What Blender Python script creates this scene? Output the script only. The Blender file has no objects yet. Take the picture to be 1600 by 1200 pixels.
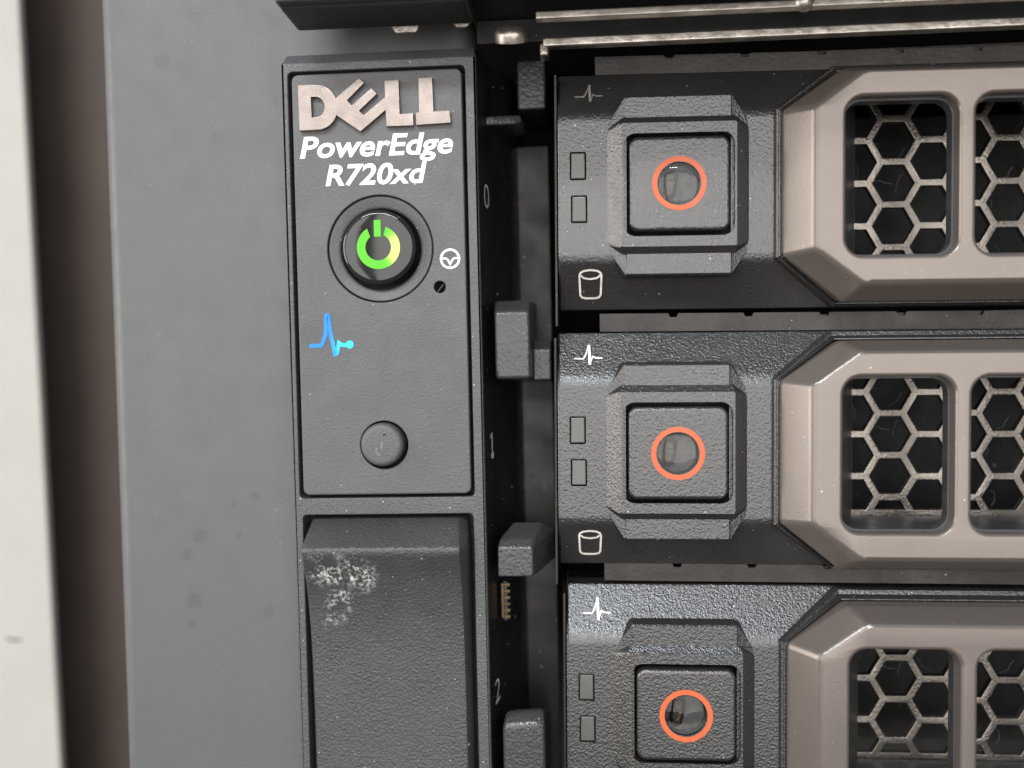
import bpy, bmesh, math, random
from mathutils import Vector, Matrix
from mathutils.geometry import tessellate_polygon

# ------------------------------------------------------------------ scene, camera, world, lamps
S = 0.001                                   # everything below is written in millimetres
scene = bpy.context.scene
COL = scene.collection
random.seed(7)

def W(x, z, d):                             # x right, z up, d depth away from the camera
    return Vector((x * S, d * S, z * S))

cam_data = bpy.data.cameras.new("camera")
cam = bpy.data.objects.new("camera", cam_data)
COL.objects.link(cam)
scene.camera = cam
cam_data.sensor_width = 36.0
cam_data.lens = 31.5
cam_data.clip_start = 0.005
cam_data.clip_end = 20.0
_r = [(0.99776933, 0.02176963, 0.0631067), (-0.01969111, 0.99924895, -0.03337356), (-0.06378583, 0.03205647, 0.99744862)]
_c = [Vector((a, c, -b)) for a, b, c in _r]              # right, down, forward
_m = Matrix.Identity(4)
for _i, _v in enumerate((_c[0], -_c[1], -_c[2])):
    for _j in range(3):
        _m[_j][_i] = _v[_j]
_m.translation = W(0, 0, -93.32)
cam.matrix_world = _m
cam_data.dof.use_dof = True
cam_data.dof.focus_distance = 0.0930
cam_data.dof.aperture_fstop = 12.5

world = bpy.data.worlds.new("World")
scene.world = world
world.use_nodes = True
_n = world.node_tree.nodes; _l = world.node_tree.links
_bg = _n["Background"]
_tc = _n.new("ShaderNodeTexCoord"); _sx = _n.new("ShaderNodeSeparateXYZ"); _rp = _n.new("ShaderNodeValToRGB"); _mr = _n.new("ShaderNodeMapRange")
_l.new(_tc.outputs["Generated"], _sx.inputs[0]); _l.new(_sx.outputs["Z"], _mr.inputs["Value"])
_mr.inputs["From Min"].default_value = -1; _mr.inputs["From Max"].default_value = 1
_l.new(_mr.outputs[0], _rp.inputs[0]); _l.new(_rp.outputs[0], _bg.inputs["Color"])
_rp.color_ramp.elements[0].position = 0.25; _rp.color_ramp.elements[0].color = (0.10, 0.075, 0.06, 1)
_rp.color_ramp.elements[1].position = 0.80; _rp.color_ramp.elements[1].color = (0.42, 0.52, 0.68, 1)
_e = _rp.color_ramp.elements.new(0.5); _e.color = (0.36, 0.33, 0.30, 1)
_bg.inputs["Strength"].default_value = 0.60

def area(name, loc, target, sx, sy, power, col):
    ld = bpy.data.lights.new(name, "AREA"); ld.shape = "RECTANGLE"; ld.size = sx; ld.size_y = sy
    ld.energy = power; ld.color = col
    o = bpy.data.objects.new(name, ld); COL.objects.link(o)
    o.location = loc
    o.rotation_euler = (Vector(target) - Vector(loc)).to_track_quat("-Z", "Y").to_euler()
    return o
area("ceiling_lamp", (-0.30, -1.15, 1.00), (0, 0, 0), 1.0, 0.03, 19.0, (0.93, 0.97, 1.0))
area("window_light", (0.38, -1.4, 0.10), (0.38, 0, 0.10), 1.44, 1.15, 16.0, (1.0, 0.975, 0.95))
area("window_light", (-0.83, -1.4, 0.10), (-0.83, 0, 0.10), 0.74, 1.15, 9.0, (1.0, 0.975, 0.95))
area("side_fill_light", (-1.5, -0.50, 0.15), (0, 0, 0.05), 0.8, 1.0, 16.0, (1.0, 0.95, 0.88))  # added fill to brighten left-facing facets, no known window there

scene.view_settings.view_transform = "Standard"
scene.view_settings.look = "None"
scene.view_settings.exposure = 0.26
scene.view_settings.gamma = 1.0

# ------------------------------------------------------------------ materials
def rgb(r, g, b):
    return (r, g, b, 1)

def material(name, base, rough=0.5, metal=0.0, grain=0.0, grain_size=0.45, specks=0.0, mottle=0.0, mottle_size=12.0,
             spec=0.5, coat=0.0, scuffs=None, spots=None, stains=0.0, lint=0.0, rough_var=0.1):
    m = bpy.data.materials.new(name); m.use_nodes = True
    nt = m.node_tree; N = nt.nodes; L = nt.links
    b = N["Principled BSDF"]
    b.inputs["Roughness"].default_value = rough
    b.inputs["Metallic"].default_value = metal
    b.inputs["Specular IOR Level"].default_value = spec
    b.inputs["Coat Weight"].default_value = coat
    tc = N.new("ShaderNodeTexCoord"); oi = N.new("ShaderNodeObjectInfo")
    add = N.new("ShaderNodeVectorMath"); add.operation = "ADD"
    L.new(tc.outputs["Object"], add.inputs[0]); L.new(oi.outputs["Random"], add.inputs[1])
    vec = add.outputs[0]
    def noise(size, detail=3.0, r=0.55):
        n = N.new("ShaderNodeTexNoise"); n.inputs["Scale"].default_value = 1.0 / (size * S)
        n.inputs["Detail"].default_value = detail; n.inputs["Roughness"].default_value = r
        L.new(vec, n.inputs["Vector"]); return n.outputs["Fac"]
    def mrange(v, a, c, lo, hi, smooth=False):
        n = N.new("ShaderNodeMapRange"); L.new(v, n.inputs["Value"])
        n.inputs["From Min"].default_value = a; n.inputs["From Max"].default_value = c
        n.inputs["To Min"].default_value = lo; n.inputs["To Max"].default_value = hi
        if smooth: n.interpolation_type = "SMOOTHSTEP"
        return n.outputs[0]
    def math_(op, a, c):
        n = N.new("ShaderNodeMath"); n.operation = op
        for i, v in enumerate((a, c)):
            if isinstance(v, (int, float)): n.inputs[i].default_value = v
            else: L.new(v, n.inputs[i])
        return n.outputs[0]
    def mix(f, a, c):
        n = N.new("ShaderNodeMix"); n.data_type = "RGBA"
        if isinstance(f, (int, float)): n.inputs[0].default_value = f
        else: L.new(f, n.inputs[0])
        for i, v in ((6, a), (7, c)):
            if isinstance(v, tuple): n.inputs[i].default_value = v
            else: L.new(v, n.inputs[i])
        return n.outputs[2]
    col = tuple(base) + (1,) if len(base) == 3 else base
    cur = col
    if mottle:
        k = mrange(noise(mottle_size, 4.0), 0.3, 0.7, 0, 1)
        lo = tuple(c * (1 - mottle) for c in col[:3]) + (1,); hi = tuple(min(1, c * (1 + mottle)) for c in col[:3]) + (1,)
        cur = mix(k, lo, hi)
    if stains:
        v = N.new("ShaderNodeTexVoronoi"); v.inputs["Scale"].default_value = 1 / (9 * S); L.new(vec, v.inputs["Vector"])
        wob = mrange(noise(2.0, 2.0), 0.3, 0.7, -0.04, 0.04)
        k = mrange(math_("ADD", v.outputs["Distance"], wob), 0.06, 0.13, stains, 0.0, True)
        cur = mix(k, cur, tuple(c * 0.35 for c in col[:3]) + (1,))
    for (cx, cz, rad) in (spots or []):
        mp = N.new("ShaderNodeMapping"); L.new(tc.outputs["Object"], mp.inputs[0]); mp.vector_type = "TEXTURE"
        mp.inputs["Location"].default_value = (cx * S, 0.0055, cz * S); mp.inputs["Scale"].default_value = (rad * S, 1, rad * S)
        ln = N.new("ShaderNodeVectorMath"); ln.operation = "LENGTH"; L.new(mp.outputs[0], ln.inputs[0])
        wob = mrange(noise(0.9, 2.0), 0.3, 0.7, -0.35, 0.35)
        k = mrange(math_("ADD", ln.outputs["Value"], wob), 0.5, 1.25, 0.22, 0.0, True)
        cur = mix(k, cur, tuple(c * 0.3 for c in col[:3]) + (1,))
    dust = None
    if specks:
        masks = []
        for cell, rad in ((1.0, 0.09), (3.2, 0.18)):
            v = N.new("ShaderNodeTexVoronoi"); v.inputs["Scale"].default_value = 1 / (cell * S); L.new(vec, v.inputs["Vector"])
            sp = N.new("ShaderNodeSeparateColor"); L.new(v.outputs["Color"], sp.inputs[0])
            size = math_("MULTIPLY", sp.outputs[0], rad / cell)
            k = math_("LESS_THAN", v.outputs["Distance"], size)
            masks.append(math_("MULTIPLY", k, sp.outputs[1]))
        dust = math_("MULTIPLY", math_("MAXIMUM", masks[0], masks[1]), specks)
        cur = mix(dust, cur, rgb(0.62, 0.62, 0.6))  # white dust specks, also painting in sparkle points on the plastic
    if lint:
        v = N.new("ShaderNodeTexWave"); v.inputs["Scale"].default_value = 60; v.inputs["Distortion"].default_value = 14; L.new(vec, v.inputs["Vector"])
        k = mrange(v.outputs["Fac"], 0.985, 1.0, 0, lint)
        cur = mix(k, cur, rgb(0.5, 0.5, 0.48))
    rr = mrange(noise(3.5, 4.0), 0.3, 0.7, max(0.02, rough - rough_var), min(1, rough + rough_var))
    if scuffs:
        pieces = []
        for (cx, cz, ax, az, ang) in scuffs:
            mp = N.new("ShaderNodeMapping"); L.new(tc.outputs["Object"], mp.inputs[0])
            mp.vector_type = "TEXTURE"
            mp.inputs["Location"].default_value = (cx * S, 0, cz * S); mp.inputs["Rotation"].default_value = (0, ang, 0)
            mp.inputs["Scale"].default_value = (ax * S, 1, az * S)
            ln = N.new("ShaderNodeVectorMath"); ln.operation = "LENGTH"; L.new(mp.outputs[0], ln.inputs[0])
            pieces.append(mrange(ln.outputs["Value"], 0.2, 1.0, 1.0, 0.0, True))
        k = pieces[0]
        for p in pieces[1:]: k = math_("MAXIMUM", k, p)
        g = mrange(noise(0.42, 4.0, 0.7), 0.47, 0.64, 0.0, 1.0)
        g2 = mrange(noise(2.2, 3.0), 0.38, 0.56, 0.0, 1.0)
        k = math_("MULTIPLY", math_("MULTIPLY", k, g), g2)
        cur = mix(k, cur, rgb(0.62, 0.62, 0.60))
    if isinstance(cur, tuple): b.inputs["Base Color"].default_value = cur
    else: L.new(cur, b.inputs["Base Color"])
    L.new(rr, b.inputs["Roughness"])
    if grain:
        h = N.new("ShaderNodeTexVoronoi"); h.feature = "SMOOTH_F1"; h.inputs["Scale"].default_value = 1 / (grain_size * S)
        h.inputs["Smoothness"].default_value = 0.7; L.new(vec, h.inputs["Vector"])
        h2 = noise(grain_size * 0.8, 3.0, 0.6)
        hh = math_("ADD", math_("MULTIPLY", h.outputs["Distance"], 0.55), h2)
        bp = N.new("ShaderNodeBump"); bp.inputs["Distance"].default_value = grain * S; bp.inputs["Strength"].default_value = 1.0
        L.new(hh, bp.inputs["Height"]); L.new(bp.outputs[0], b.inputs["Normal"])
    return m

def emitter(name, col, strength, hot=None):
    m = bpy.data.materials.new(name); m.use_nodes = True
    N = m.node_tree.nodes; L = m.node_tree.links; b = N["Principled BSDF"]
    b.inputs["Base Color"].default_value = rgb(*[c * 0.1 for c in col]); b.inputs["Roughness"].default_value = 0.5
    b.inputs["Emission Strength"].default_value = strength
    b.inputs["Emission Color"].default_value = rgb(*col)
    if hot:                                   # the light-emitting diode sits behind one side of the light guide
        (hx, hz, rad, hcol, hs) = hot
        tc = N.new("ShaderNodeTexCoord"); mp = N.new("ShaderNodeMapping"); mp.vector_type = "TEXTURE"
        mp.inputs["Location"].default_value = (hx * S, 0, hz * S); mp.inputs["Scale"].default_value = (rad * S, 1, rad * S * 1.5)
        ln = N.new("ShaderNodeVectorMath"); ln.operation = "LENGTH"
        mr = N.new("ShaderNodeMapRange"); mr.interpolation_type = "SMOOTHSTEP"
        mr.inputs["From Min"].default_value = 0.25; mr.inputs["From Max"].default_value = 1.0
        mr.inputs["To Min"].default_value = 1.0; mr.inputs["To Max"].default_value = 0.0
        mx = N.new("ShaderNodeMix"); mx.data_type = "RGBA"
        L.new(tc.outputs["Object"], mp.inputs[0]); L.new(mp.outputs[0], ln.inputs[0]); L.new(ln.outputs["Value"], mr.inputs["Value"])
        L.new(mr.outputs[0], mx.inputs[0]); mx.inputs[6].default_value = rgb(*col); mx.inputs[7].default_value = rgb(*hcol)
        L.new(mx.outputs[2], b.inputs["Emission Color"])
        m2 = N.new("ShaderNodeMapRange"); m2.inputs["To Min"].default_value = strength; m2.inputs["To Max"].default_value = hs
        L.new(mr.outputs[0], m2.inputs["Value"]); L.new(m2.outputs[0], b.inputs["Emission Strength"])
    return m

M = {}
M["face"] = material("faceplate_plastic", (0.078, 0.077, 0.079), 0.50, grain=0.05, grain_size=0.24, specks=0.7, mottle=0.06, mottle_size=5)
M["housing"] = material("housing_plastic", (0.062, 0.063, 0.065), 0.32, grain=0.06, grain_size=0.25, specks=0.8, mottle=0.08, mottle_size=4)
M["handle"] = material("handle_plastic", (0.040, 0.0385, 0.037), 0.38, spec=0.75, grain=0.065, grain_size=0.29, specks=0.7, mottle=0.08, mottle_size=6,
                       scuffs=[(-25.0, -22.0, 3.9, 2.5, 0.1), (-22.3, -22.6, 2.7, 2.6, 0.3), (-24.9, -26.2, 1.9, 3.4, 0.4)])
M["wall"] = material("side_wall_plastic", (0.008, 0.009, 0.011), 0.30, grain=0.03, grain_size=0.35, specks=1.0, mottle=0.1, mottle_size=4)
M["tab"] = material("tab_plastic", (0.040, 0.039, 0.038), 0.23, grain=0.07, grain_size=0.40, specks=1.0, mottle=0.12, mottle_size=3)
M["carrier"] = material("carrier_plastic", (0.021, 0.020, 0.0195), 0.27, spec=1.0, rough_var=0.015, grain=0.06, grain_size=0.28, specks=0.65, mottle=0.10, mottle_size=6)
M["bezel"] = material("bezel_paint", (0.155, 0.132, 0.118), 0.24, rough_var=0.03, metal=0.45, grain=0.010, grain_size=0.12, specks=0.6, mottle=0.02, mottle_size=9)
M["liner"] = material("liner_plastic", (0.035, 0.036, 0.038), 0.35, grain=0.03, grain_size=0.3, specks=0.9)
M["mesh"] = material("mesh_metal", (0.19, 0.172, 0.152), 0.30, metal=0.85, grain=0.04, grain_size=0.3, specks=0.4, mottle=0.22, mottle_size=2.5)
M["black"] = material("cavity_black", (0.005, 0.005, 0.0055), 0.7, specks=0.4)
M["cage"] = material("cage_metal", (0.017, 0.014, 0.0125), 0.45, metal=0.3, grain=0.02, grain_size=0.4, specks=0.6, mottle=0.25, mottle_size=5)
M["steel"] = material("bare_steel", (0.50, 0.46, 0.41), 0.34, metal=0.9, grain=0.03, grain_size=0.5, specks=0.3, mottle=0.38, mottle_size=2.2)
M["shelf"] = material("shelf_metal", (0.022, 0.018, 0.016), 0.5, metal=0.2, grain=0.03, grain_size=0.5, specks=0.8, mottle=0.35, mottle_size=4)
M["logo"] = material("logo_metal", (0.25, 0.212, 0.19), 0.32, metal=0.75, grain=0.02, grain_size=0.14, mottle=0.12, mottle_size=1.6)
M["white"] = material("white_print", (0.80, 0.80, 0.79), 0.55, mottle=0.06, mottle_size=0.5)
M["dark_grey"] = material("dark_grey_print", (0.20, 0.19, 0.18), 0.5, mottle=0.3, mottle_size=0.5)
M["grey_print"] = material("grey_print", (0.60, 0.57, 0.52), 0.5, mottle=0.2, mottle_size=0.6)
M["orange"] = material("orange_print", (0.50, 0.092, 0.026), 0.45, mottle=0.06, mottle_size=1.0)
M["lens"] = material("indicator_lens", (0.08, 0.077, 0.072), 0.22, specks=0.3, rough_var=0.04)
M["gloss"] = material("gloss_black", (0.02, 0.02, 0.021), 0.10, grain=0.0, specks=0.25, spec=0.6, rough_var=0.03)
M["cap"] = material("button_cap", (0.016, 0.015, 0.014), 0.07, specks=0.25, spec=0.5, rough_var=0.02)
M["post"] = material("powder_coated_steel", (0.080, 0.082, 0.083), 0.48, grain=0.02, grain_size=0.30, mottle=0.03, mottle_size=18, specks=0.12,
    spots=[(-44.5, 33.5, 0.95), (-38.7, 25.0, 0.8), (-42.9, -26.9, 0.9), (-43.7, -21.8, 0.8), (-34.2, -28.2, 0.8), (-35.6, -15.3, 0.55), (-37.5, -19.7, 0.5), (-38.1, -16.1, 0.5), (-43.4, -29.7, 0.5), (-42.1, -19.6, 0.9)])
M["panel"] = material("side_panel_paint", (0.085, 0.064, 0.052), 0.6, mottle=0.15, mottle_size=20)
M["beige"] = material("beige_paint", (0.335, 0.325, 0.295), 0.7, mottle=0.03, mottle_size=15, grain=0.05, grain_size=1.0)
M["gold"] = material("gold_contact", (0.11, 0.078, 0.045), 0.4, metal=0.8, mottle=0.3, mottle_size=0.5)
M["chip"] = material("brown_chip", (0.045, 0.032, 0.024), 0.4, mottle=0.5, mottle_size=0.4)
M["pale"] = material("pale_reflector", (0.13, 0.132, 0.13), 0.5, mottle=0.35, mottle_size=0.8)
M["dust"] = material("dust_lint", (0.16, 0.155, 0.15), 0.9)
M["upper"] = material("upper_server_plastic", (0.025, 0.024, 0.023), 0.40, grain=0.03, grain_size=0.4, specks=0.3, mottle=0.1, mottle_size=8)
M["green"] = emitter("green_light", (0.13, 0.85, 0.0), 0.66, hot=(1.95, -0.3, 1.7, (0.66, 1.0, 0.16), 1.6))
M["blue"] = emitter("blue_light", (0.0, 0.27, 1.0), 1.0, hot=(1.6, -0.9, 1.9, (0.03, 0.75, 1.0), 1.1))
gl = bpy.data.materials.new("clear_lens"); gl.use_nodes = True
_b = gl.node_tree.nodes["Principled BSDF"]; _b.inputs["Transmission Weight"].default_value = 1.0; _b.inputs["Roughness"].default_value = 0.03
_b.inputs["IOR"].default_value = 1.35; _b.inputs["Base Color"].default_value = rgb(0.93, 0.94, 0.94)
M["clear"] = gl

# ------------------------------------------------------------------ mesh building
class MB:
    """Collects faces in millimetres; build() links ONE mesh object with area-weighted corner normals."""
    def __init__(s):
        s.v = []; s.k = {}; s.f = []
    def vert(s, p):
        key = (round(p[0], 4), round(p[1], 4), round(p[2], 4))
        if key not in s.k:
            s.k[key] = len(s.v); s.v.append(key)
        return s.k[key]
    def face(s, pts):                         # pts: (x, z, d)
        idx = []
        for p in pts:
            i = s.vert(p)
            if not idx or (idx[-1] != i and i != idx[0]): idx.append(i)
        if len(idx) >= 3: s.f.append(idx)
    # --- flat prism with optional holes and a rounded front edge
    def prism(s, loops, d0, d1, bevel=0.0, seg=3, cap=True, back=False, hole_bevel=None):
        hb = bevel if hole_bevel is None else hole_bevel
        fronts = []
        for li, lp in enumerate(loops):
            lp = ccw(lp, li == 0)
            bv = bevel if li == 0 else hb
            rings = []
            if bv > 0:
                for q in range(seg + 1):
                    t = q / seg * math.pi / 2
                    rings.append((offset(lp, bv * (1 - math.sin(t))), d0 + bv * (1 - math.cos(t))))
            else:
                rings.append((lp, d0))
            rings.append((lp, d1))
            fronts.append([(x, z, d0) for x, z in rings[0][0]])
            n = len(lp)
            for (ra, da), (rb, db) in zip(rings, rings[1:]):
                for i in range(n):
                    j = (i + 1) % n
                    s.face([(*ra[i], da), (*rb[i], db), (*rb[j], db), (*ra[j], da)])
        if cap:
            flat = [p for lp in fronts for p in lp]
            for t in tessellate_polygon([[Vector((x, z, 0)) for x, z, d in lp] for lp in fronts]):
                tri = [flat[i] for i in t]
                if area2(tri) < 0: tri.reverse()
                s.face(tri)
        if back:
            lps = [ccw(lp, li == 0) for li, lp in enumerate(loops)]
            flat = [(x, z, d1) for lp in lps for x, z in lp]
            for t in tessellate_polygon([[Vector((x, z, 0)) for x, z in lp] for lp in lps]):
                tri = [flat[i] for i in t]
                if area2(tri) > 0: tri.reverse()
                s.face(tri)
        return s
    def loft(s, rings, cap=True, wind=True):   # rings of equal length: lists of (x, z, d)
        for ra, rb in zip(rings, rings[1:]):
            n = len(ra)
            for i in range(n):
                j = (i + 1) % n
                s.face([ra[i], rb[i], rb[j], ra[j]])
        if cap: s.face(list(rings[0]))
        return s
    def revolve(s, prof, cx, cz, seg=48, cap=True):   # prof: (r, d) from the middle outwards
        rings = []
        for r, d in prof:
            rings.append([(cx + r * math.cos(2 * math.pi * i / seg), cz + r * math.sin(2 * math.pi * i / seg), d) for i in range(seg)])
        return s.loft(rings, cap=cap)
    def hull(s, pts, bevel=0.0, seg=2):
        bm = bmesh.new()
        for p in pts: bm.verts.new(p)
        r = bmesh.ops.convex_hull(bm, input=bm.verts)
        junk = {g for k in ("geom_interior", "geom_unused") for g in r[k] if isinstance(g, bmesh.types.BMVert)}
        if junk: bmesh.ops.delete(bm, geom=list(junk), context="VERTS")
        bmesh.ops.dissolve_limit(bm, angle_limit=0.02, verts=bm.verts, edges=bm.edges)
        if bevel: bmesh.ops.bevel(bm, geom=list(bm.edges), offset=bevel, segments=seg, profile=0.5, affect="EDGES", clamp_overlap=True)
        c = Vector(); 
        for v in bm.verts: c += v.co
        c /= max(1, len(bm.verts))
        for f in bm.faces:
            p = [tuple(v.co) for v in f.verts]
            nx = newell([(a, e, b) for a, b, e in p])
            m = Vector((0, 0, 0))
            for a, b, e in p: m += Vector((a, e, b))
            m /= len(p)
            if nx.dot(m - Vector((c.x, c.z, c.y))) < 0: p.reverse()
            s.face(p)
        bm.free()
        return s
    def box(s, x0, x1, z0, z1, d0, d1, bevel=0.0, seg=2):
        return s.hull([(x, z, d) for x in (x0, x1) for z in (z0, z1) for d in (d0, d1)], bevel, seg)
    def ribbon(s, pts, w, d0, th=0.04, closed=False):   # a printed line: pts (x, z)
        n = len(pts); L = []; R = []
        for i in range(n):
            if closed: a, b, c = pts[i - 1], pts[i], pts[(i + 1) % n]
            else: a, b, c = pts[max(0, i - 1)], pts[i], pts[min(n - 1, i + 1)]
            d1 = Vector((b[0] - a[0], b[1] - a[1])); d2 = Vector((c[0] - b[0], c[1] - b[1]))
            if d1.length < 1e-9: d1 = d2
            if d2.length < 1e-9: d2 = d1
            n1 = Vector((-d1.y, d1.x)).normalized(); n2 = Vector((-d2.y, d2.x)).normalized()
            k = n1 + n2
            k = k / max(0.45, 1 + n1.dot(n2)) if k.length > 1e-6 else n1
            L.append((b[0] + k.x * w / 2, b[1] + k.y * w / 2)); R.append((b[0] - k.x * w / 2, b[1] - k.y * w / 2))
        rng = range(n if closed else n - 1)
        for i in rng:
            j = (i + 1) % n
            s.face([(*L[i], d0 - th), (*R[i], d0 - th), (*R[j], d0 - th), (*L[j], d0 - th)])
            s.face([(*L[i], d0), (*L[i], d0 - th), (*L[j], d0 - th), (*L[j], d0)])
            s.face([(*R[i], d0 - th), (*R[i], d0), (*R[j], d0), (*R[j], d0 - th)])
        return s
    def build(s, name, mat, parent=None, sharp=38.0, xf=None):
        co = [Vector((x, d, z)) for x, z, d in s.v]
        if xf is not None: co = [xf @ c for c in co]
        fn = []; fa = []
        for f in s.f:
            n = newell([co[i] for i in f]); a = n.length
            fa.append(a); fn.append(n / a if a > 1e-12 else Vector((0, -1, 0)))
        inc = [[] for _ in co]
        for k, f in enumerate(s.f):
            for i in f: inc[i].append(k)
        cs = math.cos(math.radians(sharp)); normals = []
        for k, f in enumerate(s.f):
            for i in f:
                n = Vector()
                for q in inc[i]:
                    if fn[q].dot(fn[k]) > cs: n += fn[q] * fa[q]
                normals.append(tuple(n.normalized()) if n.length > 1e-12 else tuple(fn[k]))
        me = bpy.data.meshes.new(name)
        me.from_pydata([c * S for c in co], [], s.f)
        me.polygons.foreach_set("use_smooth", [True] * len(me.polygons))
        me.update()
        if len(me.loops) == len(normals): me.normals_split_custom_set(normals)
        me.materials.append(mat)
        o = bpy.data.objects.new(name, me); COL.objects.link(o)
        if parent: o.parent = parent
        return o

def newell(p):
    n = Vector()
    for i in range(len(p)):
        a, b = p[i], p[(i + 1) % len(p)]
        n.x += (a[1] - b[1]) * (a[2] + b[2]); n.y += (a[2] - b[2]) * (a[0] + b[0]); n.z += (a[0] - b[0]) * (a[1] + b[1])
    return n * 0.5

def area2(p):
    return 0.5 * sum(p[i][0] * p[(i + 1) % len(p)][1] - p[(i + 1) % len(p)][0] * p[i][1] for i in range(len(p)))

def ccw(lp, want):
    return list(lp) if (area2(lp) > 0) == want else list(reversed(lp))

def offset(lp, d):
    out = []; n = len(lp)
    for i in range(n):
        a, b, c = lp[i - 1], lp[i], lp[(i + 1) % n]
        d1 = Vector((b[0] - a[0], b[1] - a[1])).normalized(); d2 = Vector((c[0] - b[0], c[1] - b[1])).normalized()
        n1 = Vector((-d1.y, d1.x)); n2 = Vector((-d2.y, d2.x)); k = (n1 + n2) / max(0.3, 1 + n1.dot(n2))
        out.append((b[0] + k.x * d, b[1] + k.y * d))
    return out

def rrect(x0, x1, z0, z1, r=0.0, seg=5):
    if r <= 0: return [(x0, z0), (x1, z0), (x1, z1), (x0, z1)]
    return rounded([(x0, z0), (x1, z0), (x1, z1), (x0, z1)], r, seg)

def rounded(poly, r, seg=5):
    out = []; n = len(poly)
    rs = r if isinstance(r, (list, tuple)) else [r] * n
    for i in range(n):
        p = Vector(poly[i]); a = (Vector(poly[i - 1]) - p); c = (Vector(poly[(i + 1) % n]) - p)
        ang = a.angle(c); rr = rs[i]
        t = min(rr / math.tan(ang / 2), a.length * 0.48, c.length * 0.48); rr = t * math.tan(ang / 2)
        a.normalize(); c.normalize()
        cen = p + (a + c).normalized() * (rr / math.sin(ang / 2))
        s0 = p + a * t - cen; s1 = p + c * t - cen
        a0 = math.atan2(s0.y, s0.x); a1 = math.atan2(s1.y, s1.x); da = (a1 - a0 + math.pi) % (2 * math.pi) - math.pi
        for k in range(seg + 1):
            w = a0 + da * k / seg
            out.append((cen.x + rr * math.cos(w), cen.y + rr * math.sin(w)))
    return out

def circle(cx, cz, r, seg=48, a0=0.0, a1=None):
    if a1 is None: return [(cx + r * math.cos(2 * math.pi * i / seg), cz + r * math.sin(2 * math.pi * i / seg)) for i in range(seg)]
    return [(cx + r * math.cos(a0 + (a1 - a0) * i / seg), cz + r * math.sin(a0 + (a1 - a0) * i / seg)) for i in range(seg + 1)]

def thing(name, label, cat, loc=(0, 0, 0), group=None):
    o = bpy.data.objects.new(name, None); COL.objects.link(o)
    o.empty_display_size = 0.005
    o.location = W(*loc); o["label"] = label; o["category"] = cat
    if group: o["group"] = group
    return o

def copy_tree(o, parent=None):
    c = o.copy(); COL.objects.link(c); c.parent = parent
    for ch in o.children: copy_tree(ch, c)
    return c

def lettering(text, x0, x1, base_z, cap_h, d, name, mat, parent, shear=0.0, bold=0.02, xf=None, th=0.04):
    cu = bpy.data.curves.new("t", "FONT"); cu.body = text; cu.shear = shear; cu.offset = bold; cu.size = 1.0; cu.resolution_u = 4
    to = bpy.data.objects.new("t", cu); COL.objects.link(to)
    dg = bpy.context.evaluated_depsgraph_get(); me = bpy.data.meshes.new_from_object(to.evaluated_get(dg))
    xs = [v.co.x for v in me.vertices]; 
    cu.body = "E"; dg = bpy.context.evaluated_depsgraph_get(); m2 = bpy.data.meshes.new_from_object(to.evaluated_get(dg))
    ys = [v.co.y for v in m2.vertices]; b0, b1 = min(ys), max(ys)
    sx = (x1 - x0) / (max(xs) - min(xs)); sz = cap_h / (b1 - b0)
    mb = MB()
    for p in me.polygons:
        pts = [(x0 + (me.vertices[i].co.x - min(xs)) * sx, base_z + (me.vertices[i].co.y - b0) * sz, d - th) for i in p.vertices]
        if area2(pts) < 0: pts.reverse()
        mb.face(pts)
    o = mb.build(name, mat, parent, xf=xf)
    bpy.data.objects.remove(to); bpy.data.meshes.remove(me); bpy.data.meshes.remove(m2); bpy.data.curves.remove(cu)
    return o

# ------------------------------------------------------------------ the setting
def structure(o, kind="structure"):
    o["kind"] = kind; return o
wall = structure(MB().box(-220, -84.7, -160, 160, 45, 46.8, 0.5).build("wall", M["beige"])); wall.rotation_euler = (0, math.radians(-0.95), 0)
MB().ribbon([(-92.6, -42.5), (-91.1, -42.9), (-90.1, -42.8)], 0.35, 45.0, 0.03).build("scratch", M["black"], wall)
post = thing("rack_post", "smooth dark grey powder coated steel post with faint spots, left of the server", "rack post", (-50, -60, 6))
mb = MB(); mb.prism([rrect(-52.0, -9.3, -140, 140, 0)], 5.0, 9.0, 2.2, 6)
o = mb.build("front_flange", M["post"], post); o.location = -post.location
mb = MB(); mb.box(-51.6, -49.6, -140, 140, 9, 90)
o = mb.build("side_flange", M["post"], post); o.location = -post.location
side = MB().box(-110, -40, -150, 150, 62, 66).build("side_panel", M["panel"])
side["label"] = "brown black cabinet side panel in the shaded gap beside the beige wall"; side["category"] = "side panel"

# ------------------------------------------------------------------ the server
server = thing("rack_server", "black rack server with green lit power button, name badge and release latch", "server", (0, -45, 0))
OFF = -server.location
def part(mb, name, mat, **k):
    o = mb.build(name, mat, server, **k); o.location = OFF; return o
def sub(mb, name, mat, par, **k):
    return mb.build(name, mat, par, **k)

# control panel housing: two openings
mb = MB()
outer = rounded([(-29.55, -70), (-9.0, -70), (-9.0, 31.2), (-29.55, 31.2)], [0.3, 0.3, 0.05, 0.05], 3)
mb.prism([outer, rrect(-28.85, -10.15, -14.75, 30.15, 0.5), rrect(-28.6, -10.35, -66, -16.55, 0.5)], 0.0, 5.2, 0.28, 3, hole_bevel=0.14)
# slanting top lip, side wall turned towards the drives
mb.hull([(-29.5, 31.1, 0.1), (-9.05, 31.1, 0.1), (-29.3, 32.25, 1.1), (-9.2, 32.25, 1.1), (-29.3, 32.4, 5), (-9.2, 32.4, 5), (-29.5, 30.6, 0.12), (-9.05, 30.6, 0.12), (-29.5, 30.6, 5), (-9.05, 30.6, 5)], 0.2, 2)
housing = part(mb, "panel_housing", M["housing"])
back = sub(MB().prism([rrect(-29.2, -9.4, -66, 31.5)], 2.6, 2.7), "inner_back", M["black"], housing)

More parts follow.
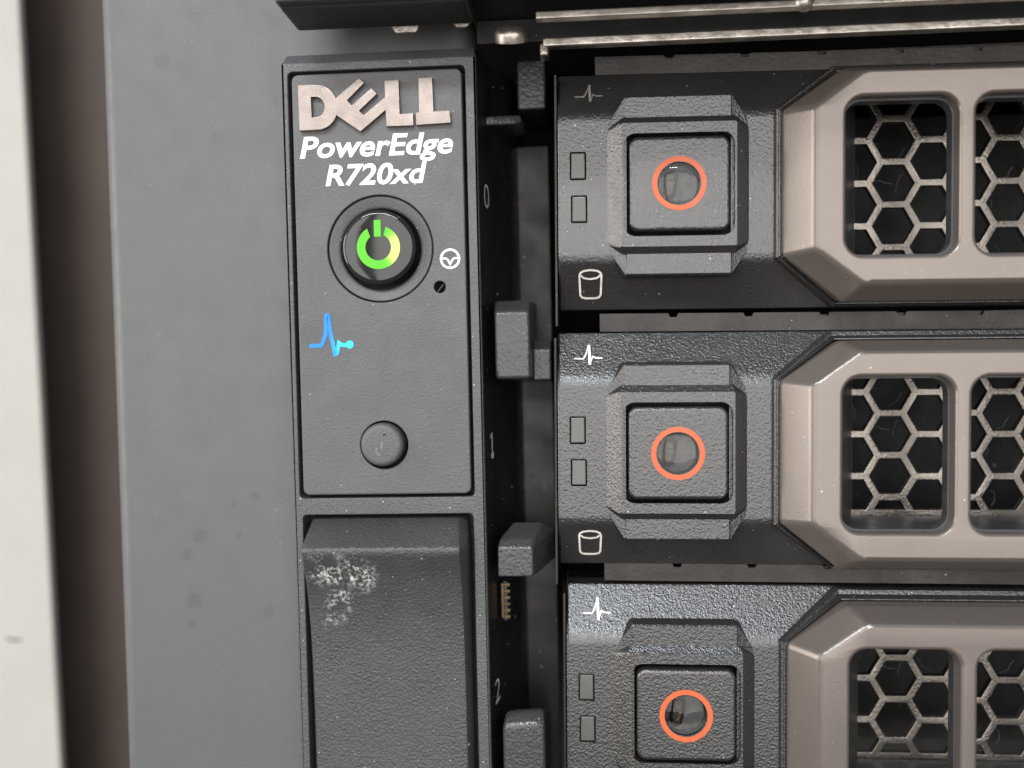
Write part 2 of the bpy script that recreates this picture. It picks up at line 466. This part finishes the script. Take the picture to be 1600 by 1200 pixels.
# side wall with bay numbers
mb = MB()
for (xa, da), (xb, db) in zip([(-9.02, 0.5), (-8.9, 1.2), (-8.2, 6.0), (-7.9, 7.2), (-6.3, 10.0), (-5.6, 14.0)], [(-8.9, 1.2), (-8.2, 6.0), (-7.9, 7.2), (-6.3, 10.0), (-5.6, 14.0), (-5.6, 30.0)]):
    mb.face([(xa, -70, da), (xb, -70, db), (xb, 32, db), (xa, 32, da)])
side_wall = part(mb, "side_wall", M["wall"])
for txt, zc in (("0", 17.2), ("1", -9.6), ("2", -36.7)):
    # laid on the wall: local x runs with depth
    ang = math.atan2(0.45, 4.8)
    if txt == "1":
        one = MB(); one.ribbon([(0.0, 1.25), (0.0, -1.25)], 0.30, 0, 0.0); one.ribbon([(-0.55, 0.75), (-0.05, 1.2)], 0.22, 0.0, 0.001); one.prism([circle(0.05, -1.2, 0.42, 14)], -0.002, 0.0)
        o = sub(one, "printed_number", M["grey_print"], side_wall)
    else:
        o = lettering(txt, -0.75, 0.75, -1.25, 2.5, 0, "printed_number", M["grey_print"], side_wall, bold=-0.012)
    # local (x, z) -> (depth, z) on the wall plane
    for v in o.data.vertices:
        u = v.co.x / S; z = v.co.z / S
        d = 3.6 + u * 1.5
        x = -8.9 + (d - 1.2) * 0.70 / 4.8 + 0.05
        v.co = (x * S, d * S, (z + zc) * S)
    o.data.update()

# faceplate with ring of the power button, little button and pin hole cut out
PX, PZ = -19.5, 11.45
mb = MB()
holes = [circle(PX, PZ, 5.62, 64), circle(-19.62, -9.17, 2.55, 40), circle(-13.3, 7.3, 0.62, 20)]
mb.prism([rrect(-28.45, -10.5, -14.42, 29.85, 0.7)] + holes, -0.05, 2.5, 0.18, 3, hole_bevel=0.12)
plate = part(mb, "faceplate", M["face"])

def cpx(cx, cy):                               # badge outline traced on the badge plane, in mm
    return (-28.72 + (cx - 165) * 0.01538, 30.35 - (cy - 175) * 0.01538 + (cx - 165) * 0.0000)
def badge(pts, skew=0.022):
    out = []
    for a, b in pts:
        out.append((-27.62 + (a - 203) * 0.01506 + (b - 430) * -0.0002, 28.62 - (b - 283) * 0.01525 - (a - 203) * 0.00035))
    return out
D_out = [(200, 285)] + [(322 + 157 * max(0.0, math.sin(t * math.pi / 20)) ** 0.92, 436 - 154 * math.cos(t * math.pi / 20)) for t in range(0, 21)] + [(208, 592)]
D_in = [(292, 366)] + [(326 + 61 * math.sin(t * math.pi / 14), 434 - 68 * math.cos(t * math.pi / 14)) for t in range(0, 15)] + [(296, 503)]
for loops in ([D_out, D_in],
              [[(468, 375), (628, 243), (666, 276), (545, 392), (578, 428), (714, 314), (754, 351), (628, 463), (660, 494), (812, 374), (818, 458), (635, 604), (470, 492)]],
              [[(806, 264), (906, 262), (911, 490), (1003, 485), (1006, 568), (816, 571)]],
              [[(1042, 250), (1138, 247), (1146, 476), (1256, 471), (1263, 553), (1024, 566), (1022, 482), (1044, 481)]]):
    mb = MB(); mb.prism([badge(l) for l in loops], -0.6, 0.0, 0.06, 2)
    sub(mb, "raised_letter", M["logo"], plate)
lettering("PowerEdge", -27.75, -11.55, 21.1, 2.25, -0.05, "printed_lettering", M["white"], plate, shear=0.2, bold=0.024)
lettering("R720xd", -25.1, -14.35, 18.15, 2.2, -0.05, "printed_lettering", M["white"], plate, shear=0.2, bold=0.024)

mb = MB(); mb.revolve([(4.25, 3.5), (4.25, 0.62), (4.38, 0.42), (4.6, 0.34), (5.2, 0.14), (5.4, 0.10), (5.5, 0.2), (5.55, 0.6), (5.55, 2.4)][::1], PX, PZ, 64, cap=False)
for f in mb.f: pass
sub(mb, "button_collar", M["face"], plate)
mb = MB(); mb.revolve([(0.02, -0.92), (1.0, -0.92), (2.0, -0.90), (2.8, -0.87), (3.4, -0.83), (3.66, -0.75), (3.82, -0.58), (3.88, -0.3), (3.9, 3.0)], PX - 0.05, PZ + 0.1, 64)
power = sub(mb, "power_button", M["cap"], plate)
mb = MB()
g = math.radians(30)
ro, ri = 2.25, 1.36
arc_o = circle(0, 0, ro, 44, math.pi / 2 + g, math.pi / 2 + 2 * math.pi - g * 0.72)
arc_i = circle(0, 0, ri, 44, math.pi / 2 + 2 * math.pi - g * 0.85, math.pi / 2 + g * 1.25)
mb.prism([arc_o + arc_i], -1.0, -0.8, 0.0)
mb.prism([rrect(-0.40, 0.30, 1.1, 2.82, 0.08)], -1.0, -0.8, 0.0)
sym = sub(mb, "power_symbol", M["green"], plate)
sym.location = W(PX, PZ + 0.05, -0.02)

# little i button
mb = MB(); mb.revolve([(0.02, -0.9), (1.7, -0.88), (2.0, -0.82), (2.2, -0.62), (2.28, -0.3), (2.3, 2.4)], -19.75, -9.1, 48)
ibtn = sub(mb, "info_button", M["face"], plate)
mb = MB(); mb.ribbon([(-19.55, -8.05), (-19.25, -7.95)], 0.16, -0.89)
sub(mb, "shade_dot", M["black"], plate)  # near-black ribbon paints in the shade of the sunken dot
mb = MB(); mb.ribbon([(-19.65, -8.7), (-19.72, -9.3), (-19.85, -9.45)], 0.16, -0.88)
mb.ribbon([(-20.2, -9.35), (-20.3, -9.7), (-20.12, -10.05), (-19.75, -10.15)], 0.22, -0.88)
sub(mb, "shine_stroke", M["pale"], plate)  # pale ribbons paint in the shine on the sunken stroke
# pin hole glint and its symbol
mb = MB(); mb.revolve([(0.60, 2.0), (0.60, 0.0)], -13.3, 7.3, 20, cap=False); mb.ribbon([(-13.6, 6.85), (-13.0, 7.6)], 0.09, 0.5)
sub(mb, "pin_hole", M["liner"], plate)
mb = MB(); mb.ribbon(circle(-12.15, 10.2, 0.95, 36), 0.24, -0.05, closed=True)
mb.ribbon([(-13.05, 10.25), (-12.6, 10.25), (-12.4, 10.1), (-12.15, 9.65), (-11.9, 10.1), (-11.7, 10.25), (-11.25, 10.25)], 0.2, -0.05)
sub(mb, "printed_symbol", M["white"], plate)
# blue health light
mb = MB()
mb.ribbon([(-2.3, -1.15), (-1.1, -1.15), (-0.9, -0.9), (-0.55, 0.0), (-0.42, 2.0), (-0.25, 2.0), (0.0, 0.0), (0.25, -1.3), (0.42, -2.1), (0.62, -2.0), (0.85, -0.9), (1.15, -1.1), (1.5, -1.15), (1.9, -1.1)], 0.40, 0)
mb.prism([circle(2.0, -1.1, 0.42, 20)], -0.045, 0)
hl = sub(mb, "health_light", M["blue"], plate); hl.location = W(-25.0, 2.6, -0.07)

# release latch with a thumb lip
def latch():
    mb = MB(); zs = []
    prof = [(-16.9, 2.6), (-16.95, 1.0), (-17.15, 0.45), (-18.4, -1.35), (-19.3, -2.62), (-19.55, -2.85), (-19.9, -2.92), (-20.5, -2.75), (-21.6, -2.25), (-23.2, -1.6), (-25.5, -0.95), (-28.5, -0.4), (-32, -0.1), (-37, 0.1), (-44, 0.2), (-65, 0.2)]
    def halfw(z, side):
        k = max(0.0, min(1.0, (z + 19.6) / 2.7))
        return 8.62 - 0.35 * k
    rows = []
    for z, d in prof:
        row = []; c = -19.47
        L = c - halfw(z, -1); Rr = c + halfw(z, 1)
        k = 0.45
        row.append((L, z, 5.0)); row.append((L, z, max(d + k, d + 0.02)))
        for q in range(1, 4):
            t = q / 3 * math.pi / 2
            row.append((L + k * (1 - math.cos(t)), z, d + k * (1 - math.sin(t))))
        for q in range(1, 8): row.append((L + k + (Rr - L - 2 * k - 0.7) * q / 8, z, d))
        row.append((Rr - k - 0.7, z, d))
        row.append((Rr - 0.75, z, d + 0.1)); row.append((Rr - 0.3, z, d + 0.75)); row.append((Rr, z, d + 1.6)); row.append((Rr, z, 5.0))
        rows.append(row)
    for ra, rb in zip(rows, rows[1:]):
        for i in range(len(ra) - 1):
            mb.face([ra[i], rb[i], rb[i + 1], ra[i + 1]])
    return mb
part(latch(), "release_latch", M["handle"], sharp=28)

# retaining tabs, cage wall and the rails in the channel
def tab(points, bevel=0.4):
    return part(MB().hull(points, bevel, 3), "retaining_tab", M["tab"])
tab([(-7.7, 4.6, 0.6), (-4.0, 4.6, 0.6), (-7.7, -2.5, 0.6), (-4.0, -2.5, 0.6), (-7.9, 5.9, 3.4), (-3.9, 5.9, 3.4), (-8.3, 6.1, 12), (-3.6, 6.1, 12), (-8.3, -3.2, 12), (-3.6, -3.2, 12)])
tab([(-3.9, 0.6, 3.6), (-1.9, 0.6, 3.6), (-3.9, -2.8, 3.6), (-1.9, -2.8, 3.6), (-3.9, 1.6, 5.5), (-1.9, 1.6, 5.5), (-3.9, -3.2, 13), (-1.9, -3.2, 13), (-3.9, 1.6, 13), (-1.9, 1.6, 13)], 0.25)
tab([(-7.9, -20.3, 0.4), (-4.2, -20.3, 0.4), (-7.9, -23.4, 0.4), (-4.2, -23.4, 0.4), (-7.7, -19.5, 1.2), (-4.2, -19.5, 1.2), (-6.4, -18.3, 4.0), (-3.2, -18.3, 4.0), (-1.9, -19.3, 5.5), (-1.9, -22.6, 6.0), (-6.6, -19.9, 12), (-1.9, -20.4, 12), (-7.9, -23.6, 12), (-1.9, -23.0, 12)], 0.28)
tab([(-7.8, -39.4, 0.4), (-3.3, -38.9, 0.4), (-7.8, -56, 0.4), (-3.3, -56, 0.4), (-7.4, -38.3, 1.9), (-3.4, -38.0, 1.9), (-7.9, -42.2, 12), (-3.0, -42.2, 12), (-7.9, -56, 12), (-3.0, -56, 12)], 0.4)
tab([(-5.2, 33.0, 8.0), (-2.0, 33.0, 8.0), (-5.2, 27.5, 8.0), (-2.0, 27.5, 8.0), (-5.2, 33.0, 16), (-2.0, 33.0, 16), (-5.2, 27.5, 16), (-2.0, 27.5, 16)], 0.3)
tab([(-8.6, 26.0, 4.5), (-4.8, 26.4, 6.0), (-8.6, 25.0, 4.5), (-4.6, 25.4, 6.0), (-8.6, 26.4, 12), (-4.4, 26.6, 12), (-8.6, 25.2, 12), (-4.4, 25.6, 12)], 0.2)
part(MB().box(-6.4, -1.9, -60, 24.8, 14.0, 16, 0.2), "cage_plate", M["cage"])
# board edge with gilt contacts seen through a slot
mb = MB(); mb.box(-7.9, -7.35, -29.6, -25.2, 5.6, 9, 0.15)
contact = part(mb, "board_edge", M["liner"])
for k in range(6):
    sub(MB().box(-7.75, -7.05, -29.3 + 0.72 * k, -28.95 + 0.72 * k, 5.35, 6.4, 0.05), "gilt_contact", M["gold"], contact)
sub(MB().box(-8.05, -7.7, -29.2, -25.3, 5.1, 5.6, 0.1), "gilt_contact", M["gold"], contact)
# chassis: black inside, dividing shelves with notches, top edge of bent sheet steel
part(MB().box(-8.8, 110, -70, 33, 40, 42), "cage_back", M["black"])
def shelf(zt, zb, d, x0, notch0, step, tilt=-0.016):
    # a row of small notches punched in the upper edge
    pts = [(x0, zb)]
    pts += [(105, zb), (105, zt)]
    x = notch0
    xs = []
    while x < 104: xs.append(x); x += step
    for x in reversed(xs):
        pts += [(x + 0.55, zt), (x + 0.35, zt - 0.42), (x - 0.35, zt - 0.42), (x - 0.55, zt)]
    pts += [(x0, zt)]
    pts = [(a, b + (a - 11) * tilt) for a, b in pts]
    return MB().prism([pts], d, d + 0.9, 0.0, cap=True, back=True)
for k, zc in enumerate((30.75, 3.55, -23.3)):
    sh = part(shelf(zc + 0.55, zc - 1.35, 3.2, 3.4, 11.2, 7.9), "bay_shelf", M["shelf"])
    sub(MB().box(4.0, 105, zc - 0.35, zc + 0.05, 3.6, 38), "shelf_sheet", M["cage"], sh)
mb = MB(); mb.box(-2.0, 108, 31.58, 32.46, -0.3, 1.0, 0.16, 3)
part(mb, "top_edge", M["steel"])
mb = MB(); mb.box(-2.35, -1.4, 30.7, 32.1, -0.1, 2.0, 0.3, 3)
part(mb, "top_corner", M["steel"])
part(MB().box(3.8, 105, 30.1, 31.55, 4.6, 6.0, 0.05), "top_lip", M["shelf"])
# bright fixings above the housing
for x0, x1, zt, zb, d in ((-18.0, -14.5, 34.9, 33.75, -0.4), (-11.6, -9.2, 34.9, 34.05, -0.4)):
    mb = MB(); mb.prism([rounded([(x0 + 0.7, zb), (x1 - 0.6, zb), (x1, zt), (x0, zt)], [0.45, 0.45, 0.1, 0.1], 4)], d, d + 1.6, 0.15, 3)
    part(mb, "steel_lug", M["steel"], xf=Matrix.Translation((0, 0.4, zb)) @ Matrix.Rotation(math.radians(22), 4, "X") @ Matrix.Translation((0, 0.0, -zb)))
mb = MB(); mb.revolve([(0.02, -0.5), (1.0, -0.45), (1.6, -0.2), (1.9, 0.3), (1.9, 1.2)], 0, 0, 32)
xf = Matrix.Translation((-5.3, 2.0, 34.3)) @ Matrix.Rotation(math.radians(-62), 4, "X")
part(mb, "screw_head", M["steel"], xf=xf)

# ------------------------------------------------------------------ drive carriers (one is built, two are copies)
def carrier():
    t = thing("drive_carrier", "", "drive carrier", (0, 0, 0), "drive carriers in the bays of the server")
    def p(mb, name, mat, par=t, **k): return mb.build(name, mat, par, **k)
    XL, XR = -12.25, 13.2
    prof = [(12.45, 9.0), (12.45, 3.35), (12.38, 3.12), (12.2, 2.98), (8.6, 0.735), (8.0, 0.36), (7.5, 0.12), (7.0, 0.02), (6.7, 0.0)]
    prof = prof + [(-z, d) for z, d in reversed(prof)]
    mb = MB()
    k = 0.22
    for (za, da), (zb, db) in zip(prof, prof[1:]):
        if za > 6.6 and zb < -6.6: continue
        xr = XR if min(abs(za), abs(zb)) < 8.2 else 97.0
        mb.face([(XL + k, za, da), (XL + k, zb, db), (xr, zb, db), (xr, za, da)])
    for (za, da), (zb, db) in zip(prof, prof[1:]):   # rounded left end
        mb.face([(XL, za * 0.985, da + k), (XL, zb * 0.985, db + k), (XL + k, zb, db), (XL + k, za, da)])
        mb.face([(XL, za * 0.985, 9), (XL, zb * 0.985, 9), (XL, zb * 0.985, db + k), (XL, za * 0.985, da + k)])
    HOLE = rrect(-5.58, 5.58, -5.2, 5.2, 1.2, 6)
    led = [rrect(-11.05, -9.35, 0.8, 3.7, 0.18, 3), rrect(-10.95, -9.25, -3.6, -0.75, 0.18, 3)]
    mb.prism([rrect(XL + k, XR, -6.7, 6.7), rrect(-5.75, 5.75, -5.4, 5.4)] + led, 0.0, 1.6, 0.0)
    # raised block round the button: pads (lower) and frame (higher)
    def slope(z):                             # depth of the body surface at height z
        return 0.03 + max(0.0, abs(z) - 7.0) * 0.62
    def block(df, xf_, zf, zm, foot):
        b = 0.16
        def oct2(x1, x2, z1, m): return [(-x1, -z1), (x1, -z1), (x2, -m), (x2, m), (x1, z1), (-x1, z1), (-x2, m), (-x2, -m)]
        f0 = rounded(oct2(xf_ - b - 0.12, xf_ - b, zf - b, zf - b - 0.12), 0.12, 3)
        f1 = rounded(oct2(xf_ - 0.10, xf_ + 0.03, zf, zf - 0.12), 0.16, 3)
        r0 = [(x, z, df) for x, z in f0]; r1 = [(x, z, df + b * 0.9) for x, z in f1]
        x1, x2, z1, m = foot
        f2 = rounded(oct2(x1, x2, z1, m), [0.9] * 8, 3)
        if df < -0.8: r2 = [(x, z, min(0.03, -0.5 + max(0, abs(x) - 5.5) * 0.31)) for x, z in f2]
        else: r2 = [(x, z, slope(z)) for x, z in f2]
        mb.loft([r0, r1, r2], cap=False)
        lp = [[(x, z) for x, z, d in r0], ccw(HOLE, False)]
        flat = [q for l in lp for q in l]
        for tr in tessellate_polygon([[Vector((x, z, 0)) for x, z in l] for l in lp]):
            tri = [(*flat[i], df) for i in tr]
            if area2(tri) < 0: tri.reverse()
            mb.face(tri)
        inner = ccw(HOLE, False); n = len(inner)
        for i in range(n if df < -0.8 else 0):
            j = (i + 1) % n
            mb.face([(*inner[i], df), (*inner[i], 1.6), (*inner[j], 1.6), (*inner[j], df)])
    block(-0.55, 5.42, 9.1, 6.5, (5.75, 7.2, 9.35, 6.3))
    block(-1.1, 5.95, 6.4, 6.0, (5.6, 7.22, 7.0, 5.9))
    # dark octagonal surround under the bright bezel, hollow inside
    XE = 97.5
    def octo(x0, z, zm, dx, e=0.0):
        return [(x0, -zm), (x0 + dx, -z), (XE - e - dx, -z), (XE - e, -zm), (XE - e, zm), (XE - e - dx, z), (x0 + dx, z), (x0, zm)]
    base = octo(10.4, 12.05, 7.25, 5.95)
    NW = 6; PITCH = 12.32; WX0 = 15.85; WW = 10.72; WZ = 7.72
    wins = [(WX0 + i * PITCH, WX0 + i * PITCH + WW) for i in range(NW)]
    big = rrect(15.2, XE - 5, -8.3, 8.3, 0.5)
    def sring(x0, z, zm, dx, e, ds, de, top=99):
        o_ = octo(x0, z, zm, dx, e)
        return [(x, min(zz, top), (ds if abs(abs(zz) - zm) < 1e-6 else de)) for x, zz in o_]
    mb.loft([sring(10.30, 12.0, 7.3, 5.95, -0.1, 2.0, 3.0, 11.42), sring(10.27, 12.08, 7.3, 5.98, -0.1, -0.30, 1.0, 11.48), sring(10.20, 12.14, 7.32, 6.0, -0.2, -0.42, 1.0, 11.6), sring(10.05, 12.22, 7.36, 6.12, -0.4, -0.36, 1.7, 11.9),
             sring(9.96, 12.3, 7.42, 6.2, -0.5, -0.60, 1.9), sring(9.80, 12.38, 7.46, 6.3, -0.6, -0.52, 2.1), sring(9.70, 12.42, 7.50, 6.40, -0.6, -0.25, 2.5), sring(9.62, 12.43, 7.54, 6.46, -0.6, 0.2, 3.2), sring(9.60, 12.43, 7.55, 6.48, -0.6, 4.0, 6.0)], cap=False)
    mb.prism([rrect(XE - 3, XE + 3, -12.4, 12.4, 0.5)], 0.5, 9, 0.2)
    body = p(mb, "body", M["carrier"], sharp=30)
    p(MB().prism([rrect(XL + 0.5, XR - 0.4, -6.8, 6.8)], 1.5, 8.8), "inner_block", M["black"], body)
    # bright bezel: octagon lofted from its base to the ridge, windows cut through
    mb = MB()
    def oring(e, d, seg=4):
        x0 = 10.4 + e[0]; z = 12.05 - e[1]; zm = 7.25 - e[2]; dx = 5.95 - e[3]
        o_ = [(x, min(q, 11.35 - e[1] * 0.69)) for x, q in octo(x0, z, zm, dx, e[0])]
        return [(x, zz, d) for x, zz in rounded(o_, [1.0, 1.5, 1.5, 1.0, 1.0, 1.5, 1.5, 1.0], 4)]
    R0 = oring((0, 0, 0, 0), 1.8); R1 = oring((0.0, 0.0, 0, 0), -0.35); R2 = oring((0.18, 0.12, 0.0, 0.05), -0.65)
    R3 = oring((2.15, 1.38, 0.24, 1.16), -3.02); R4 = oring((2.52, 1.64, 0.32, 1.33), -3.34); R5 = oring((2.95, 1.98, 0.45, 1.48), -3.5)
    mb.loft([R5, R4, R3, R2, R1, R0], cap=False)
    r5 = [(x, z) for x, z, d in R5]
    hb = 0.42; loops = [r5]; rings = []
    for x0, x1 in wins:
        lp = ccw(rrect(x0, x1, -WZ, WZ, 1.75, 7), False)
        rr = [(offset(lp, hb * (1 - math.sin(q / 4 * math.pi / 2))), -3.5 + hb * (1 - math.cos(q / 4 * math.pi / 2))) for q in range(5)] + [(lp, -2.2)]
        rings.append(rr); loops.append(rr[0][0])
    flat = [q for l in loops for q in l]
    for tr in tessellate_polygon([[Vector((x, z, 0)) for x, z in l] for l in loops]):
        tri = [(*flat[i], -3.5) for i in tr]
        if area2(tri) < 0: tri.reverse()
        mb.face(tri)
    for rr in rings:
        for (ra, da), (rb, db) in zip(rr, rr[1:]):
            n = len(ra)
            for i in range(n):
                j = (i + 1) % n
                mb.face([(*ra[i], da), (*rb[i], db), (*rb[j], db), (*ra[j], da)])
    p(mb, "bezel", M["bezel"], sharp=26)
    # dark liner behind the windows, floor and end wall of the tray
    mb = MB()
    mb.prism([rrect(15.0, XE - 4.2, -9.2, 9.2, 0.5)] + [rrect(x0 + 0.22, x1 - 0.22, -WZ + 0.22, WZ - 0.22, 1.55, 6) for x0, x1 in wins], -2.25, -0.9, 0.0, hole_bevel=0.1)
    mb.hull([(14.6, z, -0.9) for z in (-9.0, 9.1)] + [(14.6, z, 6.8) for z in (-9.0, 11.0)] + [(16.1, z, -0.9) for z in (-9.0, 9.1)] + [(19.8, z, 6.8) for z in (-9.0, 11.0)], 0.05)
    mb.box(15.0, XE - 4.4, -8.9, -7.75, -0.95, 6.6, 0.08)
    p(mb, "window_liner", M["liner"])
    # honeycomb of sheet metal
    hexes = []; PH = 4.62; CS = PH * math.sqrt(3) / 2; wst = 0.76
    R = (PH - wst) / math.sqrt(3)
    x0b, x1b, z0b, z1b = 19.9, XE - 5.5, -7.15, 11.2
    def clip(poly, ax, lim, sgn):
        out = []
        for i in range(len(poly)):
            a, b = poly[i - 1], poly[i]
            ia = sgn * (a[ax] - lim) >= 0; ib = sgn * (b[ax] - lim) >= 0
            if ia != ib:
                tt = (lim - a[ax]) / (b[ax] - a[ax]); out.append((a[0] + (b[0] - a[0]) * tt, a[1] + (b[1] - a[1]) * tt))
            if ib: out.append(b)
        return out
    hx0, hz0 = 24.0, 1.15
    for ci in range(-3, 19):
        for ri in range(-4, 5):
            cx = hx0 + ci * CS; cz = hz0 + ri * PH + (PH / 2 if ci % 2 else 0)
            pl = [(cx + R * math.cos(math.radians(60 * q)), cz + R * math.sin(math.radians(60 * q))) for q in range(6)]
            for ax, lim, sg in ((0, x0b, 1), (0, x1b, -1), (1, z0b, 1), (1, z1b, -1)):
                pl = clip(pl, ax, lim, sg)
                if len(pl) < 3: break
            if len(pl) >= 3 and abs(area2(pl)) > 0.6: hexes.append(pl)
    mb = MB(); mb.prism([rrect(14.0, XE - 4, -11.6, 11.9)] + hexes, 6.9, 7.7, 0.0, back=True, hole_bevel=0.10, seg=2)
    p(mb, "vent_mesh", M["mesh"], sharp=50)
    # black backing that darkens the depth, and lint behind the mesh
    mb = MB(); mb.box(14, XE - 3, -12, 12, 22, 24)
    p(mb, "dark_backing", M["black"])
    mb = MB(); rnd = random.Random(3)
    for q in range(26):
        x = rnd.uniform(17, 50); z = rnd.uniform(-7, 9); d = rnd.uniform(8.0, 11.0); a = rnd.uniform(0, 6.28); pts = []
        for w in range(9):
            a += rnd.uniform(-0.7, 0.7); x += 0.28 * math.cos(a); z += 0.28 * math.sin(a); pts.append((x, z))
        mb.ribbon(pts, 0.03, d, 0.02)
    lint = p(mb, "lint", M["dust"]); lint["kind"] = "stuff"
    # indicator windows
    for lp in led:
        mb = MB(); mb.prism([offset(ccw(lp, True), 0.13)], -0.05, 1.5, 0.12, 2)
        p(mb, "indicator_window", M["lens"])
    # release button with orange ring and clear lens
    mb = MB()
    mb.prism([rrect(-5.04, 5.04, -4.76, 4.76, 0.95, 6), circle(-0.05, 0.0, 2.12, 40)], -1.55, 1.5, 0.38, 4, hole_bevel=0.05)
    btn = p(mb, "release_button", M["carrier"])
    mb = MB(); mb.prism([circle(-0.05, 0, 2.72, 48), circle(-0.05, 0, 2.2, 48)], -1.6, -1.54, 0.0)
    p(mb, "orange_ring", M["orange"], btn)
    mb = MB(); mb.revolve([(0.02, -1.62), (1.0, -1.58), (1.7, -1.48), (2.12, -1.32)], -0.05, 0, 40)
    mb.prism([circle(-0.05, 0, 2.12, 40)], -0.95, -0.94, 0.0)
    p(mb, "lens_cap", M["clear"], btn)
    mb = MB(); mb.revolve([(0.02, 0.6), (1.9, 0.6), (2.1, -0.9)], -0.05, 0, 40)
    p(mb, "lens_cup", M["pale"], btn)
    mb = MB(); mb.hull([(-1.5, 1.3, -0.6), (0.1, 1.5, -0.6), (-1.6, -1.5, -0.5), (-0.3, -1.3, -0.5), (-1.5, 1.3, 0.5), (0.1, 1.5, 0.5), (-1.6, -1.5, 0.5), (-0.3, -1.3, 0.5)], 0.55, 3)
    p(mb, "light_chip", M["chip"], btn)
    mb = MB(); mb.box(-1.0, -0.45, 0.35, 0.95, -0.85, -0.5, 0.08); mb.ribbon([(-1.1, -0.9), (-0.7, -0.5), (-0.75, -0.1), (-0.4, 0.2)], 0.16, -0.62, 0.05)  # gold die, plus a curved ribbon standing in for a reflection
    p(mb, "die_and_glint", M["gold"], btn)
    # printed marks on the two slopes
    sl = math.atan2(2.62, 4.2)
    def on_slope(mb, name, sx, zc, up, mat):
        d = 0.36 + (abs(zc) - 8.0) * 2.62 / 4.2
        xf = Matrix.Translation((sx, d - 0.02, zc)) @ Matrix.Rotation(-sl if up else sl, 4, "X")
        return p(mb, name, mat, xf=xf)
    mb = MB(); mb.ribbon([(-1.5, -0.35), (-0.55, -0.4), (-0.3, 0.1), (0.05, 1.45), (0.12, -1.2), (0.42, -0.1), (0.75, -0.3), (1.45, -0.3)], 0.14, 0)
    mb.ribbon([(0.05, 1.3), (0.12, -1.1)], 0.26, 0.004)
    on_slope(mb, "pulse_mark", -9.0, 10.0, True, M["white"])
    mb = MB()
    sq = [(-1.15, 1.15), (-1.05, 1.45), (-0.7, 1.68), (0.0, 1.78), (0.7, 1.68), (1.05, 1.45), (1.15, 1.15), (1.1, -1.15), (0.9, -1.45), (0.5, -1.55), (-0.45, -1.55), (-0.85, -1.45), (-1.05, -1.15)]
    mb.ribbon(sq, 0.2, 0, closed=True)
    mb.ribbon([(-1.05, 1.2), (-0.7, 0.85), (0, 0.72), (0.7, 0.85), (1.05, 1.2)], 0.18, 0.004)
    on_slope(mb, "disk_mark", -8.95, -9.9, False, M["grey_print"])
    # thin metal runner along the left side
    mb = MB(); mb.box(-12.62, -12.36, -14.2, 11.9, 0.9, 14, 0.06)
    p(mb, "side_runner", M["cage"])
    return t
c1 = carrier()
spots = [(11.5, 16.95, 0.0, "topmost of the three drive carriers, its upper slope in black shade"),
         (10.95, -10.35, 0.0, "middle drive carrier of the three, between the topmost and the one cut off below"),
         (11.35, -37.4, 0.0, "lowest drive carrier, cut off by the bottom edge of the photo")]
for i, (x, z, d, lab) in enumerate(spots):
    o = c1 if i == 0 else copy_tree(c1)
    o.location = W(x, z, d); o.rotation_euler = (0, math.radians(0.8), 0); o["label"] = lab

for ch in c1.children:                          # the pulse print of the topmost carrier is given a darker grey
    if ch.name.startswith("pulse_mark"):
        ch.data = ch.data.copy(); ch.data.materials[0] = M["dark_grey"]

# ------------------------------------------------------------------ the server above
up = thing("rack_server", "dark underside and bright steel lip of another server mounted above", "server", (0, 36, 0))
def upart(mb, name, mat, **k):
    o = mb.build(name, mat, up, **k); o.location = -up.location; return o
mb = MB()
mb.box(-27.5, -9, 34.15, 62, -8, -0.5, 0.45, 3)
mb.box(-27.3, -9.2, 33.95, 34.6, -7.0, -1.0, 0.3, 3)
upart(mb, "ear", M["upper"])
upart(MB().box(-9.5, 110, 35.4, 75, -22, 60, 0.5), "case", M["black"])  # front brought forward, unseen, to shade the topmost carrier's upper slope
upart(MB().box(-9.0, 110, 32.9, 35.3, 2.0, 60, 0.1), "gap_filler", M["black"])  # black filler put in so the gap between the lips reads dark
mb = MB(); mb.box(-2.6, 110, 33.25, 34.0, -3.4, -2.2, 0.14, 3)
upart(mb, "steel_lip", M["steel"])
for x in (23.6,):
    upart(MB().revolve([(0.02, -0.5), (0.6, -0.4), (0.9, -0.1), (0.95, 0.4)], 0, 0, 24), "rivet", M["steel"], xf=Matrix.Translation((x, -3.3, 33.85)) )
bpy.context.view_layer.update()
